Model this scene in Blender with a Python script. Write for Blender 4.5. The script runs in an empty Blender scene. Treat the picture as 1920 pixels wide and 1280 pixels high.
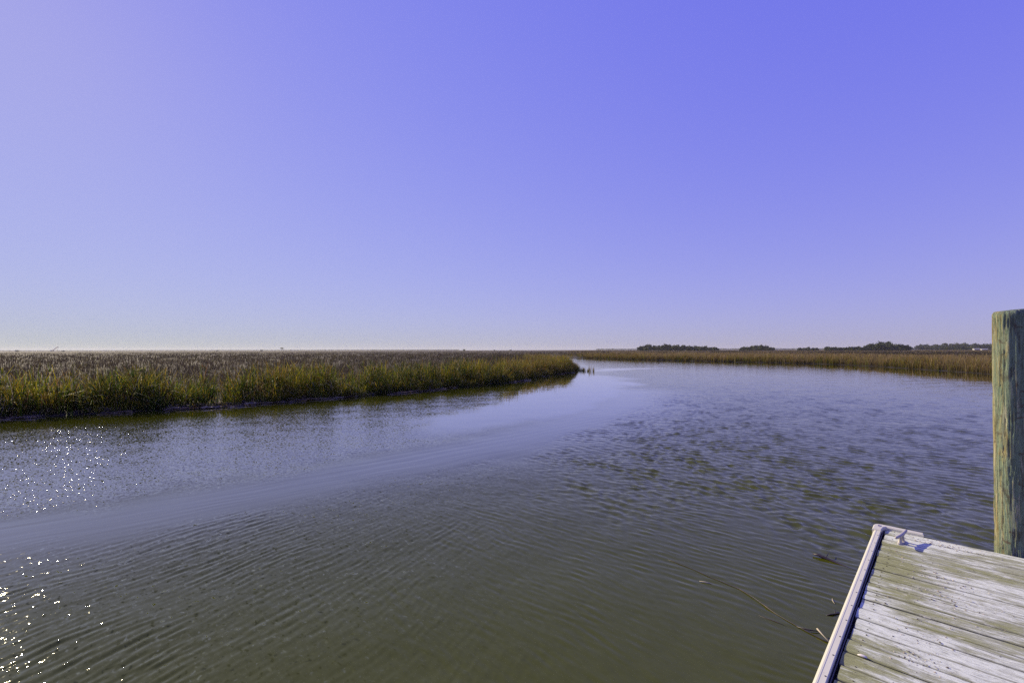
import bpy, math, random
import numpy as np
from mathutils import Matrix, Vector

random.seed(7)
RNG = np.random.default_rng(11)
sc = bpy.context.scene
COL = sc.collection

# ------------------------------------------------------------------ camera
cam = bpy.data.objects.new('camera', bpy.data.cameras.new('camera'))
COL.objects.link(cam)
cam.data.sensor_width = 36.0
cam.data.lens = 36.0 * 850 / 1920
cam.data.clip_start = 0.05
cam.data.clip_end = 30000
EYE = 2.05
cam.matrix_world = (Matrix.Translation((0, 0, EYE)) @ Matrix.Rotation(math.pi / 2 + math.atan(16 / 850), 4, 'X')
                    @ Matrix.Rotation(math.radians(-0.12), 4, 'Z'))
sc.camera = cam

# ------------------------------------------------------------------ sky
SUN_AZ, SUN_EL = math.radians(-50), math.radians(27)      # azimuth from +Y towards +X
world = bpy.data.worlds.new('World')
sc.world = world
world.use_nodes = True
wt = world.node_tree
def wn(kind, **kw):
    n = wt.nodes.new(kind)
    for k, v in kw.items():
        setattr(n, k, v)
    return n
def wmath(op, a, b=None):
    n = wn('ShaderNodeMath', operation=op)
    for i, v in enumerate((a, b)):
        if v is None:
            continue
        if isinstance(v, (int, float)):
            n.inputs[i].default_value = v
        else:
            wt.links.new(v, n.inputs[i])
    return n.outputs[0]
sky = wn('ShaderNodeTexSky', sky_type='NISHITA', sun_disc=False)
sky.sun_elevation = SUN_EL
sky.sun_rotation = SUN_AZ
sky.dust_density = 0.10
# the photograph's tone curve and violet white balance, the same for every direction
sep = wn('ShaderNodeSeparateColor')
wt.links.new(sky.outputs[0], sep.inputs[0])
r_, g_, b_ = [wmath('MULTIPLY', sep.outputs[i], 0.1) for i in range(3)]
red = wmath('MULTIPLY', wmath('DIVIDE', r_, wmath('ADD', r_, 0.23)), 4.42)
grn = wmath('MULTIPLY', wmath('DIVIDE', g_, wmath('ADD', g_, 0.44)), 5.40)
q = wmath('DIVIDE', b_, wmath('ADD', r_, 0.001))
blu = wmath('MULTIPLY', wmath('DIVIDE', q, wmath('ADD', q, 0.35)), 7.40)
blu = wmath('MULTIPLY', blu, wmath('POWER', wmath('MULTIPLY', b_, 2.2), 0.07))
comb = wn('ShaderNodeCombineColor')
for i, s in enumerate((red, grn, blu)):
    wt.links.new(s, comb.inputs[i])
bg = wt.nodes['Background']
wt.links.new(comb.outputs[0], bg.inputs[0])
bg.inputs[1].default_value = 0.1

# ------------------------------------------------------------------ sun
sd = Vector((math.sin(SUN_AZ) * math.cos(SUN_EL), math.cos(SUN_AZ) * math.cos(SUN_EL), math.sin(SUN_EL)))
sun = bpy.data.objects.new('sun', bpy.data.lights.new('sun', 'SUN'))
COL.objects.link(sun)
sun.data.energy = 5.0
sun.data.angle = math.radians(0.55)
sun.data.color = (1.0, 0.87, 0.56)
sun.rotation_euler = sd.to_track_quat('Z', 'Y').to_euler()
sun.location = sd * 50

# ------------------------------------------------------------------ exposure, sampling
sc.view_settings.view_transform = 'Standard'
sc.view_settings.look = 'None'
sc.view_settings.exposure = 0.35
sc.view_settings.gamma = 1.0
sc.view_settings.use_curve_mapping = False
sc.render.engine = 'CYCLES'
sc.cycles.use_denoising = False
sc.cycles.max_bounces = 6
sc.cycles.diffuse_bounces = 3
sc.cycles.glossy_bounces = 3
sc.cycles.transparent_max_bounces = 4
sc.cycles.sample_clamp_indirect = 4.0
sc.cycles.caustics_reflective = False
sc.cycles.caustics_refractive = False

# ================================================================== helpers
def link(o, parent=None):
    COL.objects.link(o)
    if parent is not None:
        o.parent = parent
    return o
def tag(o, label=None, cat=None, group=None, kind=None):
    for k, v in (('label', label), ('category', cat), ('group', group), ('kind', kind)):
        if v:
            o[k] = v
    return o
def mesh_obj(name, verts, faces, mat=None, parent=None, smooth=False):
    me = bpy.data.meshes.new(name)
    me.from_pydata([tuple(v) for v in verts], [], [tuple(f) for f in faces])
    me.update()
    if smooth:
        me.polygons.foreach_set('use_smooth', [True] * len(me.polygons))
    if mat:
        me.materials.append(mat)
    return link(bpy.data.objects.new(name, me), parent)
def np_mesh(name, V, F, mat=None, smooth=True, attrs=None):
    """V (n,3), F (m,k) numpy arrays; attrs: name -> (n,4) colours or (n,) floats"""
    me = bpy.data.meshes.new(name)
    k = F.shape[1]
    me.vertices.add(len(V)); me.vertices.foreach_set('co', V.astype(np.float32).ravel())
    me.loops.add(F.size); me.loops.foreach_set('vertex_index', F.astype(np.int32).ravel())
    me.polygons.add(len(F)); me.polygons.foreach_set('loop_start', np.arange(0, F.size, k, dtype=np.int32))
    me.polygons.foreach_set('use_smooth', np.full(len(F), smooth))
    me.update(calc_edges=True)
    for an, a in (attrs or {}).items():
        if a.ndim == 2:
            at = me.color_attributes.new(an, 'FLOAT_COLOR', 'POINT')
            at.data.foreach_set('color', a.astype(np.float32).ravel())
        else:
            at = me.attributes.new(an, 'FLOAT', 'POINT')
            at.data.foreach_set('value', a.astype(np.float32).ravel())
    if mat:
        me.materials.append(mat)
    return me
def empty(name, loc=(0, 0, 0), rz=0.0):
    o = bpy.data.objects.new(name, None)
    o.location = loc; o.rotation_euler = (0, 0, rz); o.empty_display_size = 0.2
    return link(o)

def hash2(ix, iy, seed):
    h = (ix.astype(np.int64) * 374761393 + iy.astype(np.int64) * 668265263 + seed * 1442695041) & 0xFFFFFFFF
    h = ((h ^ (h >> 13)) * 1274126177) & 0xFFFFFFFF
    return ((h ^ (h >> 16)) & 0xFFFF) / 65535.0
def vnoise(x, y, seed=0):
    ix, iy = np.floor(x), np.floor(y)
    fx, fy = x - ix, y - iy
    fx = fx * fx * (3 - 2 * fx); fy = fy * fy * (3 - 2 * fy)
    a, b = hash2(ix, iy, seed), hash2(ix + 1, iy, seed)
    c, d = hash2(ix, iy + 1, seed), hash2(ix + 1, iy + 1, seed)
    return (a * (1 - fx) + b * fx) * (1 - fy) + (c * (1 - fx) + d * fx) * fy
def fbm(x, y, seed=0, oct=4):
    s, a, t = 0, 1.0, 0
    for i in range(oct):
        s = s + a * vnoise(x * 2 ** i, y * 2 ** i, seed + i * 17); t += a; a *= .5
    return s / t
def sstep(a, b, x):
    t = np.clip((x - a) / (b - a), 0, 1)
    return t * t * (3 - 2 * t)
def seg_dist(px, py, poly, closed=False):
    best = np.full(px.shape, 1e9)
    n = len(poly)
    for i in range(n if closed else n - 1):
        ax, ay = poly[i]; bx, by = poly[(i + 1) % n]
        dx, dy = bx - ax, by - ay
        t = np.clip(((px - ax) * dx + (py - ay) * dy) / (dx * dx + dy * dy), 0, 1)
        best = np.minimum(best, np.hypot(px - ax - t * dx, py - ay - t * dy))
    return best
def inside(px, py, poly):
    c = np.zeros(px.shape, bool)
    n = len(poly)
    for i in range(n):
        ax, ay = poly[i]; bx, by = poly[(i + 1) % n]
        if ay == by:
            continue
        m = ((ay > py) != (by > py)) & (px < (bx - ax) * (py - ay) / (by - ay) + ax)
        c ^= m
    return c

# ---- materials
def new_mat(name):
    m = bpy.data.materials.new(name)
    m.use_nodes = True
    return m, m.node_tree, m.node_tree.nodes['Principled BSDF']
def nd(t, kind, **kw):
    n = t.nodes.new(kind)
    for k, v in kw.items():
        setattr(n, k, v)
    return n
def setin(t, sock, v):
    if hasattr(v, 'is_output'):
        t.links.new(v, sock)
    else:
        sock.default_value = v
def mth(t, op, a, b=0.0, c=None):
    n = nd(t, 'ShaderNodeMath', operation=op)
    setin(t, n.inputs[0], a); setin(t, n.inputs[1], b)
    if c is not None:
        setin(t, n.inputs[2], c)
    return n.outputs[0]
def noise(t, vec, scale, detail=4, rough=.55, dist=0.0):
    n = nd(t, 'ShaderNodeTexNoise')
    n.inputs['Scale'].default_value = scale; n.inputs['Detail'].default_value = detail
    n.inputs['Roughness'].default_value = rough; n.inputs['Distortion'].default_value = dist
    if vec is not None:
        t.links.new(vec, n.inputs['Vector'])
    return n
def mapping(t, vec, scale=(1, 1, 1), loc=None):
    n = nd(t, 'ShaderNodeMapping')
    n.inputs['Scale'].default_value = scale
    t.links.new(vec, n.inputs['Vector'])
    if loc is not None:
        setin(t, n.inputs['Location'], loc)
    return n.outputs[0]
def ramp(t, fac, stops):
    n = nd(t, 'ShaderNodeValToRGB')
    el = n.color_ramp.elements
    while len(el) < len(stops):
        el.new(0.5)
    for e, (p, c) in zip(el, stops):
        e.position = p
        e.color = (c, c, c, 1) if isinstance(c, (int, float)) else (*c, 1)
    t.links.new(fac, n.inputs[0])
    return n.outputs[0]
def mix(t, fac, a, b):
    n = nd(t, 'ShaderNodeMix', data_type='RGBA')
    setin(t, n.inputs[0], fac)
    for s, v in ((n.inputs[6], a), (n.inputs[7], b)):
        setin(t, s, (*v, 1) if isinstance(v, tuple) and len(v) == 3 else v)
    return n.outputs[2]
def bump(t, p, h, strength, dist):
    n = nd(t, 'ShaderNodeBump')
    n.inputs['Strength'].default_value = strength; n.inputs['Distance'].default_value = dist
    t.links.new(h, n.inputs['Height']); t.links.new(n.outputs[0], p.inputs['Normal'])

def simple_mat(name, col, rough=.6, var=.25, scale=20, metal=0.0):
    m, t, p = new_mat(name)
    tc = nd(t, 'ShaderNodeTexCoord')
    n = noise(t, tc.outputs['Object'], scale, 5)
    a = tuple(c * (1 - var) for c in col); b = tuple(min(1, c * (1 + var)) for c in col)
    t.links.new(mix(t, n.outputs[0], a, b), p.inputs['Base Color'])
    p.inputs['Roughness'].default_value = rough; p.inputs['Metallic'].default_value = metal
    return m

def leaf_mat(name, trans=.4, rough=.55):
    m, t, p = new_mat(name)
    at = nd(t, 'ShaderNodeAttribute', attribute_name='Col')
    t.links.new(at.outputs['Color'], p.inputs['Base Color'])
    p.inputs['Roughness'].default_value = rough
    p.inputs['Specular IOR Level'].default_value = .12
    tr = nd(t, 'ShaderNodeBsdfTranslucent')
    t.links.new(at.outputs['Color'], tr.inputs['Color'])
    mx = nd(t, 'ShaderNodeMixShader'); mx.inputs[0].default_value = trans
    t.links.new(p.outputs[0], mx.inputs[1]); t.links.new(tr.outputs[0], mx.inputs[2])
    t.links.new(mx.outputs[0], t.nodes['Material Output'].inputs['Surface'])
    return m

# ================================================================== the creek's shape
LEFT = [(-34, -60), (-30, -30), (-26, -5), (-20, 8), (-16.42, 12.61), (-15.63, 13.87), (-13.69, 14.77), (-11.78, 15.93),
        (-10.75, 16.36), (-9.79, 17.47), (-8.65, 18.75), (-6.86, 20.21), (-5.16, 21.94), (-3.58, 24.34), (-1.56, 26.49),
        (0.41, 29.57), (2.08, 35.0), (3.94, 38.3), (5.2, 40.34), (6.1, 44.2), (7.2, 50), (7.2, 57), (6, 68), (4, 85),
        (3.5, 100), (5, 112)]
RIGHT = [(6, 121), (10, 124), (14.42, 122.7), (17.44, 114.2), (22.73, 100.2), (27.27, 89.2),
         (31.54, 84.4), (35.99, 76.4), (39.35, 69.75), (42.6, 64.1), (43.8, 59.5), (42.54, 51.3), (40.4, 42.9), (38.9, 37.2),
         (36.6, 30.0), (37.5, 22.9), (41, 8), (43, -10), (44, -60)]
CREEK = LEFT + RIGHT
def land(x, y):
    """signed distance to the water's edge, positive on the marsh"""
    d = seg_dist(x, y, CREEK, closed=True)
    s = np.where(inside(x, y, CREEK), -d, d)
    return s + (fbm(x * .9, y * .9, 5, 3) - .5) * .7
def ground_z(x, y, s=None):
    s = land(x, y) if s is None else s
    r = np.hypot(x, y)
    z = np.where(s < 0, np.maximum(s * .35, -1.2), .10 * sstep(0, .35, s) + .16 * sstep(.3, 3, s))
    z = z + np.where(s > 0, (fbm(x * 1.7, y * 1.7, 31, 3) - .5) * .10 * sstep(0, .5, s), 0)
    return z + np.where(s > 0, .45 * sstep(150, 420, r), 0)

# ------------------------------------------------------------------ marsh ground
m_mud, t, p = new_mat('marsh_mud')
geo = nd(t, 'ShaderNodeNewGeometry')
n1 = noise(t, mapping(t, geo.outputs['Position'], (.02, .005, 1)), 1.0, 6, .6)
n2 = noise(t, geo.outputs['Position'], 3.0, 6, .65)
at = nd(t, 'ShaderNodeAttribute', attribute_name='thatch')
thatch = ramp(t, n1.outputs[0], [(.30, (.048, .037, .028)), (.5, (.068, .052, .036)), (.68, (.105, .080, .048))])
mud = mix(t, n2.outputs[0], (.016, .013, .007), (.036, .028, .015))
t.links.new(mix(t, at.outputs['Fac'], mud, thatch), p.inputs['Base Color'])
rgh = mth(t, 'MULTIPLY_ADD', at.outputs['Fac'], .25, .70)
p.inputs['Specular IOR Level'].default_value = .25
t.links.new(rgh, p.inputs['Roughness'])
bump(t, p, n2.outputs[0], .8, .05)

az = np.radians(np.concatenate([np.arange(-180, -62, 4), np.arange(-62, 62, .3), np.arange(62, 180.1, 4)]))
rr = np.concatenate([np.arange(1, 12, 1.5), 12 * 1.022 ** np.arange(0, 270)])
A, R = np.meshgrid(az, rr)
X, Y = R * np.sin(A), R * np.cos(A)
S = land(X.ravel(), Y.ravel())
Z = ground_z(X.ravel(), Y.ravel(), S)
V = np.stack([X.ravel(), Y.ravel(), Z], 1)
na = len(az)
i, j = np.meshgrid(np.arange(len(rr) - 1), np.arange(na - 1), indexing='ij')
i0 = (i * na + j).ravel()
F = np.stack([i0, i0 + na, i0 + na + 1, i0 + 1], 1)
me = np_mesh('marsh', V, F, m_mud, True, {'thatch': sstep(.8, 3.0, S)})
tag(link(bpy.data.objects.new('marsh', me)), kind='structure')

# ------------------------------------------------------------------ creek water
m_water, t, p = new_mat('creek_water')
geo = nd(t, 'ShaderNodeNewGeometry')
pos = geo.outputs['Position']
at = nd(t, 'ShaderNodeAttribute', attribute_name='ripple')
murk = noise(t, mapping(t, pos, (.35, .35, .35)), 1.0, 3)
t.links.new(mix(t, murk.outputs[0], (.049, .055, .003), (.059, .065, .005)), p.inputs['Base Color'])
p.inputs['Roughness'].default_value = .025
p.inputs['IOR'].default_value = 1.333
vr = nd(t, 'ShaderNodeVectorRotate', rotation_type='Z_AXIS')
vr.inputs['Angle'].default_value = math.radians(45)
t.links.new(pos, vr.inputs['Vector'])
na_ = noise(t, mapping(t, vr.outputs[0], (15, 30, 10)), 1.0, 2, .6, .4)
nb_ = noise(t, mapping(t, vr.outputs[0], (1.2, 2.6, 1)), 1.0, 3, .6, .3)
def centred(col, k):
    s = nd(t, 'ShaderNodeVectorMath', operation='SUBTRACT')
    t.links.new(col, s.inputs[0]); s.inputs[1].default_value = (.5, .5, .5)
    m = nd(t, 'ShaderNodeVectorMath', operation='MULTIPLY')
    t.links.new(s.outputs[0], m.inputs[0]); m.inputs[1].default_value = (k, k, 0)
    sc_ = nd(t, 'ShaderNodeVectorMath', operation='SCALE')
    t.links.new(m.outputs[0], sc_.inputs[0]); t.links.new(at.outputs['Fac'], sc_.inputs['Scale'])
    return sc_.outputs[0]
a1 = nd(t, 'ShaderNodeVectorMath', operation='ADD')
t.links.new(geo.outputs['Normal'], a1.inputs[0]); t.links.new(centred(na_.outputs['Color'], .62), a1.inputs[1])
a2 = nd(t, 'ShaderNodeVectorMath', operation='ADD')
t.links.new(a1.outputs[0], a2.inputs[0]); t.links.new(centred(nb_.outputs['Color'], .10), a2.inputs[1])
# now and then a steeper wavelet: catches the sun
ng_ = noise(t, mapping(t, vr.outputs[0], (17, 24, 10)), 1.0, 1, .5, .3)
sg = nd(t, 'ShaderNodeVectorMath', operation='SUBTRACT')
t.links.new(ng_.outputs['Color'], sg.inputs[0]); sg.inputs[1].default_value = (.5, .5, .5)
s2_ = nd(t, 'ShaderNodeVectorMath', operation='MULTIPLY')
t.links.new(sg.outputs[0], s2_.inputs[0]); t.links.new(sg.outputs[0], s2_.inputs[1])
s3_ = nd(t, 'ShaderNodeVectorMath', operation='MULTIPLY')
t.links.new(s2_.outputs[0], s3_.inputs[0]); t.links.new(sg.outputs[0], s3_.inputs[1])
s4_ = nd(t, 'ShaderNodeVectorMath', operation='MULTIPLY')
s6_ = nd(t, 'ShaderNodeVectorMath', operation='MULTIPLY')
t.links.new(s3_.outputs[0], s6_.inputs[0]); t.links.new(s2_.outputs[0], s6_.inputs[1])
t.links.new(s6_.outputs[0], s4_.inputs[0]); s4_.inputs[1].default_value = (420, 420, 0)
atg = nd(t, 'ShaderNodeAttribute', attribute_name='glint')
s5_ = nd(t, 'ShaderNodeVectorMath', operation='SCALE')
mn_ = nd(t, 'ShaderNodeVectorMath', operation='MINIMUM'); t.links.new(s4_.outputs[0], mn_.inputs[0]); mn_.inputs[1].default_value = (.42, .42, 0)
mx_ = nd(t, 'ShaderNodeVectorMath', operation='MAXIMUM'); t.links.new(mn_.outputs[0], mx_.inputs[0]); mx_.inputs[1].default_value = (-.42, -.42, 0)
t.links.new(mx_.outputs[0], s5_.inputs[0]); t.links.new(atg.outputs['Fac'], s5_.inputs['Scale'])
a3 = nd(t, 'ShaderNodeVectorMath', operation='ADD')
t.links.new(a2.outputs[0], a3.inputs[0]); t.links.new(s5_.outputs[0], a3.inputs[1])
nn = nd(t, 'ShaderNodeVectorMath', operation='NORMALIZE')
t.links.new(a3.outputs[0], nn.inputs[0])
t.links.new(nn.outputs[0], p.inputs['Normal'])
atf = nd(t, 'ShaderNodeAttribute', attribute_name='reflect_boost')      # added coat lifts sky reflections on the slick, calm and outer water
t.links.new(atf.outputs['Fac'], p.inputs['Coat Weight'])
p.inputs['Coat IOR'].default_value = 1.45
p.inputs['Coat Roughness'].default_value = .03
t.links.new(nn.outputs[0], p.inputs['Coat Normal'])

STREAK = [(-14, 2.0), (-9, 3.7), (-5.81, 4.92), (-4.76, 5.36), (-3.84, 6.43), (-2.39, 7.84), (-0.67, 9.52), (1.28, 12.13), (4, 17), (5.5, 22)]
CALM = [(1.0, 33), (6.6, 41), (8.2, 33), (7.0, 25.0), (5.3, 19.8), (2.6, 14.9), (0.0, 12.4), (-2.0, 11.2), (-2.6, 13), (-0.8, 18), (-.5, 26)]
CALM2 = [(7.3, 42.5), (13.5, 48.2), (17.0, 51), (10, 50)]
def soft_in(x, y, poly, w):
    d = seg_dist(x, y, poly, True)
    s = np.where(inside(x, y, poly), d, -d) + (fbm(x * .55, y * .4, 77, 4) - .5) * 2.6 * w
    return sstep(-w, w, s)
def water(x, y, dx):
    r = np.hypot(x, y)
    ds = seg_dist(x, y, STREAK)
    # which side of the slick: positive towards the dock
    ys = np.interp(x, [p_[0] for p_ in STREAK], [p_[1] for p_ in STREAK])
    side = np.where(y < ys, ds, -ds)
    side = np.where(x > 5.5, np.abs(ds), side)
    wid = np.interp(x, [-9, -4, -1, 4], [.55, .6, .75, 1.3])
    wob = (fbm(x * .8, y * .8, 3, 4) - .5) * 1.5 + (fbm(x * 3.1, y * 2.2, 6, 3) - .5) * .6
    slick = np.exp(-(np.maximum(0, np.abs(ds + wob * .5) - .1) / wid) ** 2)
    calm = np.maximum(soft_in(x, y, CALM, 1.0), soft_in(x, y, CALM2, .8))
    bankl = sstep(1.6, 4.2, seg_dist(x, y, LEFT) + (fbm(x * .5, y * .5, 83, 3) - .5) * 1.5) * .93 + .07
    bankr = sstep(3, 11, seg_dist(x, y, RIGHT)) * .94 + .06
    quiet = (1 - .93 * slick) * (1 - .96 * calm) * bankl * bankr
    near = sstep(.15, 1.1, side + wob)
    wA = near * (1 - sstep(-2.2, .8, x - .15 * (y - 4) + wob))
    wB = near * sstep(-2.6, .2, x + wob) * (1 - .75 * sstep(9, 16, r))
    wC = sstep(.1, 2.0, -side + wob)
    wW = near * sstep(4.4, 9.0, r + .12 * x + wob * 1.5) * sstep(-2.0, 2.2, x - .05 * y + wob * 2)
    gust = .85 + .3 * sstep(.3, .7, fbm(x * .25, y * .16, 9, 3))
    h = np.zeros_like(x)
    rng = np.random.default_rng(4)
    wx = x + .25 * (fbm(x * .9, y * .9, 41, 2) - .5); wy = y + .25 * (fbm(x * .9, y * .9, 43, 2) - .5)
    def train(w, lam0, lam1, az0, spread, slope, n, bend=None):
        nonlocal h
        acc = np.zeros_like(x)
        grp = np.zeros_like(x)
        for _ in range(n):
            lam = math.exp(rng.uniform(math.log(lam0), math.log(lam1)))
            k = 2 * math.pi / lam
            a = math.radians(az0 + rng.normal() * spread)
            phi = rng.uniform(0, 6.28)
            ph = k * (wx * math.sin(a) + wy * math.cos(a)) + phi
            if bend is not None:
                ph = ph + k * bend
            s_ = np.sin(ph)
            acc += (s_ + .25 * np.cos(2 * ph)) * math.sqrt(2 / n) * slope / k * np.exp(-(2.2 * dx / lam) ** 4)
        h += w * acc
    # ripples bending round the edge of the slick
    pat = .25 + 1.3 * sstep(.3, .75, fbm(x * .8, y * .8, 61, 3))
    train(wA * quiet * pat, .060, .115, -60, 10, .115, 14, bend=-.03 * (x + 3) ** 2)
    train(wA * quiet * pat, .12, .22, -45, 22, .04, 8)
    train(wB * quiet * (.2 + 1.2 * sstep(.3, .75, fbm(x * .9, y * .9, 62, 3))), .06, .13, 48, 13, .080, 20)
    train(near * quiet * .4, .14, .4, 20, 50, .035, 12)
    train(wC * quiet, .07, .18, 15, 45, .05, 22)
    cat = .5 + .85 * sstep(.32, .62, fbm(x * 3.0, y * 2.0, 88, 3))
    train(wW * quiet * gust * cat, .10, .26, 50, 40, .215, 48)
    train(wW * quiet * gust, .35, .8, 50, 50, .025, 14)
    train(slick * .9 + .1, .10, .34, -42, 6, .012, 10)
    train(quiet * .7 + .12, .6, 2.2, 35, 60, .012, 14)
    rip = quiet * (.22 * wA + .20 * wB + .70 * wC + .28 * wW * gust) * (1 - .5 * sstep(22, 45, r)) + .012
    reflect_boost = np.clip(np.maximum.reduce([.78 * np.exp(-(ds / (wid * 1.9)) ** 2), calm, .75 * wC, 1 - sstep(3, 12, seg_dist(x, y, RIGHT))]), 0, 1)
    gl = quiet * (.66 * wA * (1 - sstep(-2.2, 3.0, x)) + 1.0 * wC * (1 - sstep(-8, 1, x)))
    return h, np.clip(rip, 0, 1.3), gl, reflect_boost
q = .0038
rr = 1.2 * np.exp(q * np.arange(0, int(math.log(175 / 1.2) / q)))
az = np.arange(math.radians(-66), math.radians(66), q)
A, R = np.meshgrid(az, rr)
x, y = (R * np.sin(A)).ravel(), (R * np.cos(A)).ravel()
h, rip, gl, reflect_boost = water(x, y, (R * q).ravel())
edge = (sstep(0, 6, (A.ravel() + math.radians(66)) / q) * sstep(0, 6, (az[-1] - A.ravel()) / q))
V1 = np.stack([x, y, h * edge], 1)
na = len(az)
i, j = np.meshgrid(np.arange(len(rr) - 1), np.arange(na - 1), indexing='ij')
i0 = (i * na + j).ravel()
F1 = np.stack([i0, i0 + na, i0 + na + 1, i0 + 1], 1)
n0 = len(V1)
zb = -.03
V2 = np.array([(-420, -80, zb), (420, -80, zb), (420, 190, zb), (-420, 190, zb)], float)
V = np.concatenate([V1, V2]); F = np.concatenate([F1, np.array([[n0, n0 + 1, n0 + 2, n0 + 3]])])
me = np_mesh('creek', V, F, m_water, True, {'ripple': np.concatenate([rip, np.full(4, .6)]), 'glint': np.concatenate([gl, np.zeros(4)]), 'reflect_boost': np.concatenate([reflect_boost, np.zeros(4)])})
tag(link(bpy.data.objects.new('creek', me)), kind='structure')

# ================================================================== marsh grass
m_grass = leaf_mat('marsh_grass', .42)
def ribbons(base, hgt, wid, lean_az, lean, droop, face_az, c0, c1, seg=3):
    """N tapering blades. base (N,3); lean = tip offset / height; colours (N,3) foot and tip"""
    N = len(base)
    ts = np.linspace(0, 1, seg + 1)
    V = np.zeros((N, seg + 1, 2, 3)); C = np.ones((N, seg + 1, 2, 4))
    dirx, diry = np.sin(lean_az), np.cos(lean_az)
    fx, fy = np.cos(face_az), np.sin(face_az)
    for k, tt in enumerate(ts):
        off = lean * hgt * (tt ** 1.8)
        zz = hgt * (tt - droop * tt ** 3)
        w = wid * (1 - .85 * tt ** 1.5) * .5
        for s in (0, 1):
            sg = -1 if s == 0 else 1
            V[:, k, s, 0] = base[:, 0] + dirx * off + sg * fx * w
            V[:, k, s, 1] = base[:, 1] + diry * off + sg * fy * w
            V[:, k, s, 2] = base[:, 2] + zz
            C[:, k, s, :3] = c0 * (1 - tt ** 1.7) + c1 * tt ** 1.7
    b = np.arange(N)[:, None] * (2 * (seg + 1)) + (np.arange(seg) * 2)[None, :]
    b = b.ravel()
    F = np.stack([b, b + 1, b + 3, b + 2], 1)
    return V.reshape(-1, 3), F, C.reshape(-1, 4)
class Grass:
    def __init__(self): self.V, self.F, self.C, self.n = [], [], [], 0
    def add(self, V, F, C):
        self.V.append(V); self.F.append(F + self.n); self.C.append(C); self.n += len(V)
    def build(self, name, label, cat):
        me = np_mesh(name, np.concatenate(self.V), np.concatenate(self.F), m_grass, True, {'Col': np.concatenate(self.C)})
        return tag(link(bpy.data.objects.new(name, me)), label, cat, kind='stuff')
def pick(rng, n, table, var=.35):
    """table: list of (weight, foot, tip)"""
    w = np.array([a[0] for a in table]); w = w / w.sum()
    k = rng.choice(len(table), n, p=w)
    f = np.array([a[1] for a in table])[k]; tp = np.array([a[2] for a in table])[k]
    v = rng.uniform(1 - var, 1 + var, (n, 1))
    return f * v, tp * v
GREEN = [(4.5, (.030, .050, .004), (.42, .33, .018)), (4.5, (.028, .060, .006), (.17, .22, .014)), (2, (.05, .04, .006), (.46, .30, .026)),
         (1.0, (.06, .038, .014), (.24, .12, .035)), (.5, (.14, .12, .07), (.50, .45, .30))]
DARK = [(5, (.016, .032, .004), (.060, .095, .012)), (2, (.02, .035, .005), (.13, .13, .016)), (1, (.05, .034, .014), (.14, .08, .03))]
OLIVE = [(3, (.07, .075, .012), (.26, .20, .030)), (3, (.10, .075, .018), (.30, .18, .040)), (1.8, (.05, .08, .010), (.17, .19, .018)),
         (1, (.11, .06, .02), (.24, .11, .03)), (.5, (.22, .18, .09), (.44, .36, .20))]
BROWN = [(4, (.036, .029, .021), (.056, .045, .034)), (3, (.036, .028, .024), (.050, .038, .035)), (.6, (.09, .075, .03), (.15, .12, .05)),
         (.5, (.05, .06, .015), (.10, .10, .02))]
STRIP = [(3, (.06, .047, .03), (.085, .068, .044)), (2, (.045, .036, .027), (.070, .055, .040))]
TAN = [(4, (.09, .07, .025), (.32, .235, .112)), (3, (.11, .078, .038), (.26, .180, .098)), (1.2, (.08, .075, .02), (.16, .13, .03)),
       (.5, (.16, .125, .06), (.26, .20, .10))]
def clumps(rng, px, py, pz, hh, per, spread, table, wid, seg=3, lean=.28, dead=.12, var=.35, straw=.35):
    n = len(px)
    N = n * per
    cid = np.repeat(np.arange(n), per)
    bx = px[cid] + rng.normal(size=N) * spread[cid]; by = py[cid] + rng.normal(size=N) * spread[cid]
    H = hh[cid] * rng.uniform(.5, 1.08, N)
    base = np.stack([bx, by, pz[cid] - .03], 1)
    clean = rng.uniform(0, 2 * np.pi, n)
    la = np.where(rng.random(N) < .4, clean[cid], rng.uniform(0, 2 * np.pi, N))
    ln = np.abs(rng.normal(size=N)) * lean + .04
    dr = rng.uniform(0, .12, N)
    flop = rng.random(N) < dead
    ln = np.where(flop, rng.uniform(.6, 1.3, N), ln); dr = np.where(flop, rng.uniform(.3, .75, N), dr)
    c0, c1 = pick(rng, N, table, var)
    pale = flop & (rng.random(N) < straw)
    c1 = np.where(pale[:, None], np.array([.52, .47, .36]), c1)
    cv = rng.uniform(.75, 1.25, (n, 1))[cid]
    return ribbons(base, H, wid[cid] * rng.uniform(.6, 1.4, N), la, ln, dr, rng.uniform(0, np.pi, N), c0 * cv, c1 * cv, seg)

def along(poly, step):
    P = np.array(poly, float); out = []
    for a, b in zip(P[:-1], P[1:]):
        L = np.hypot(*(b - a)); k = max(1, int(L / step))
        out.append(a + (b - a) * (np.arange(k) / k)[:, None])
    return np.concatenate(out)

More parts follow.
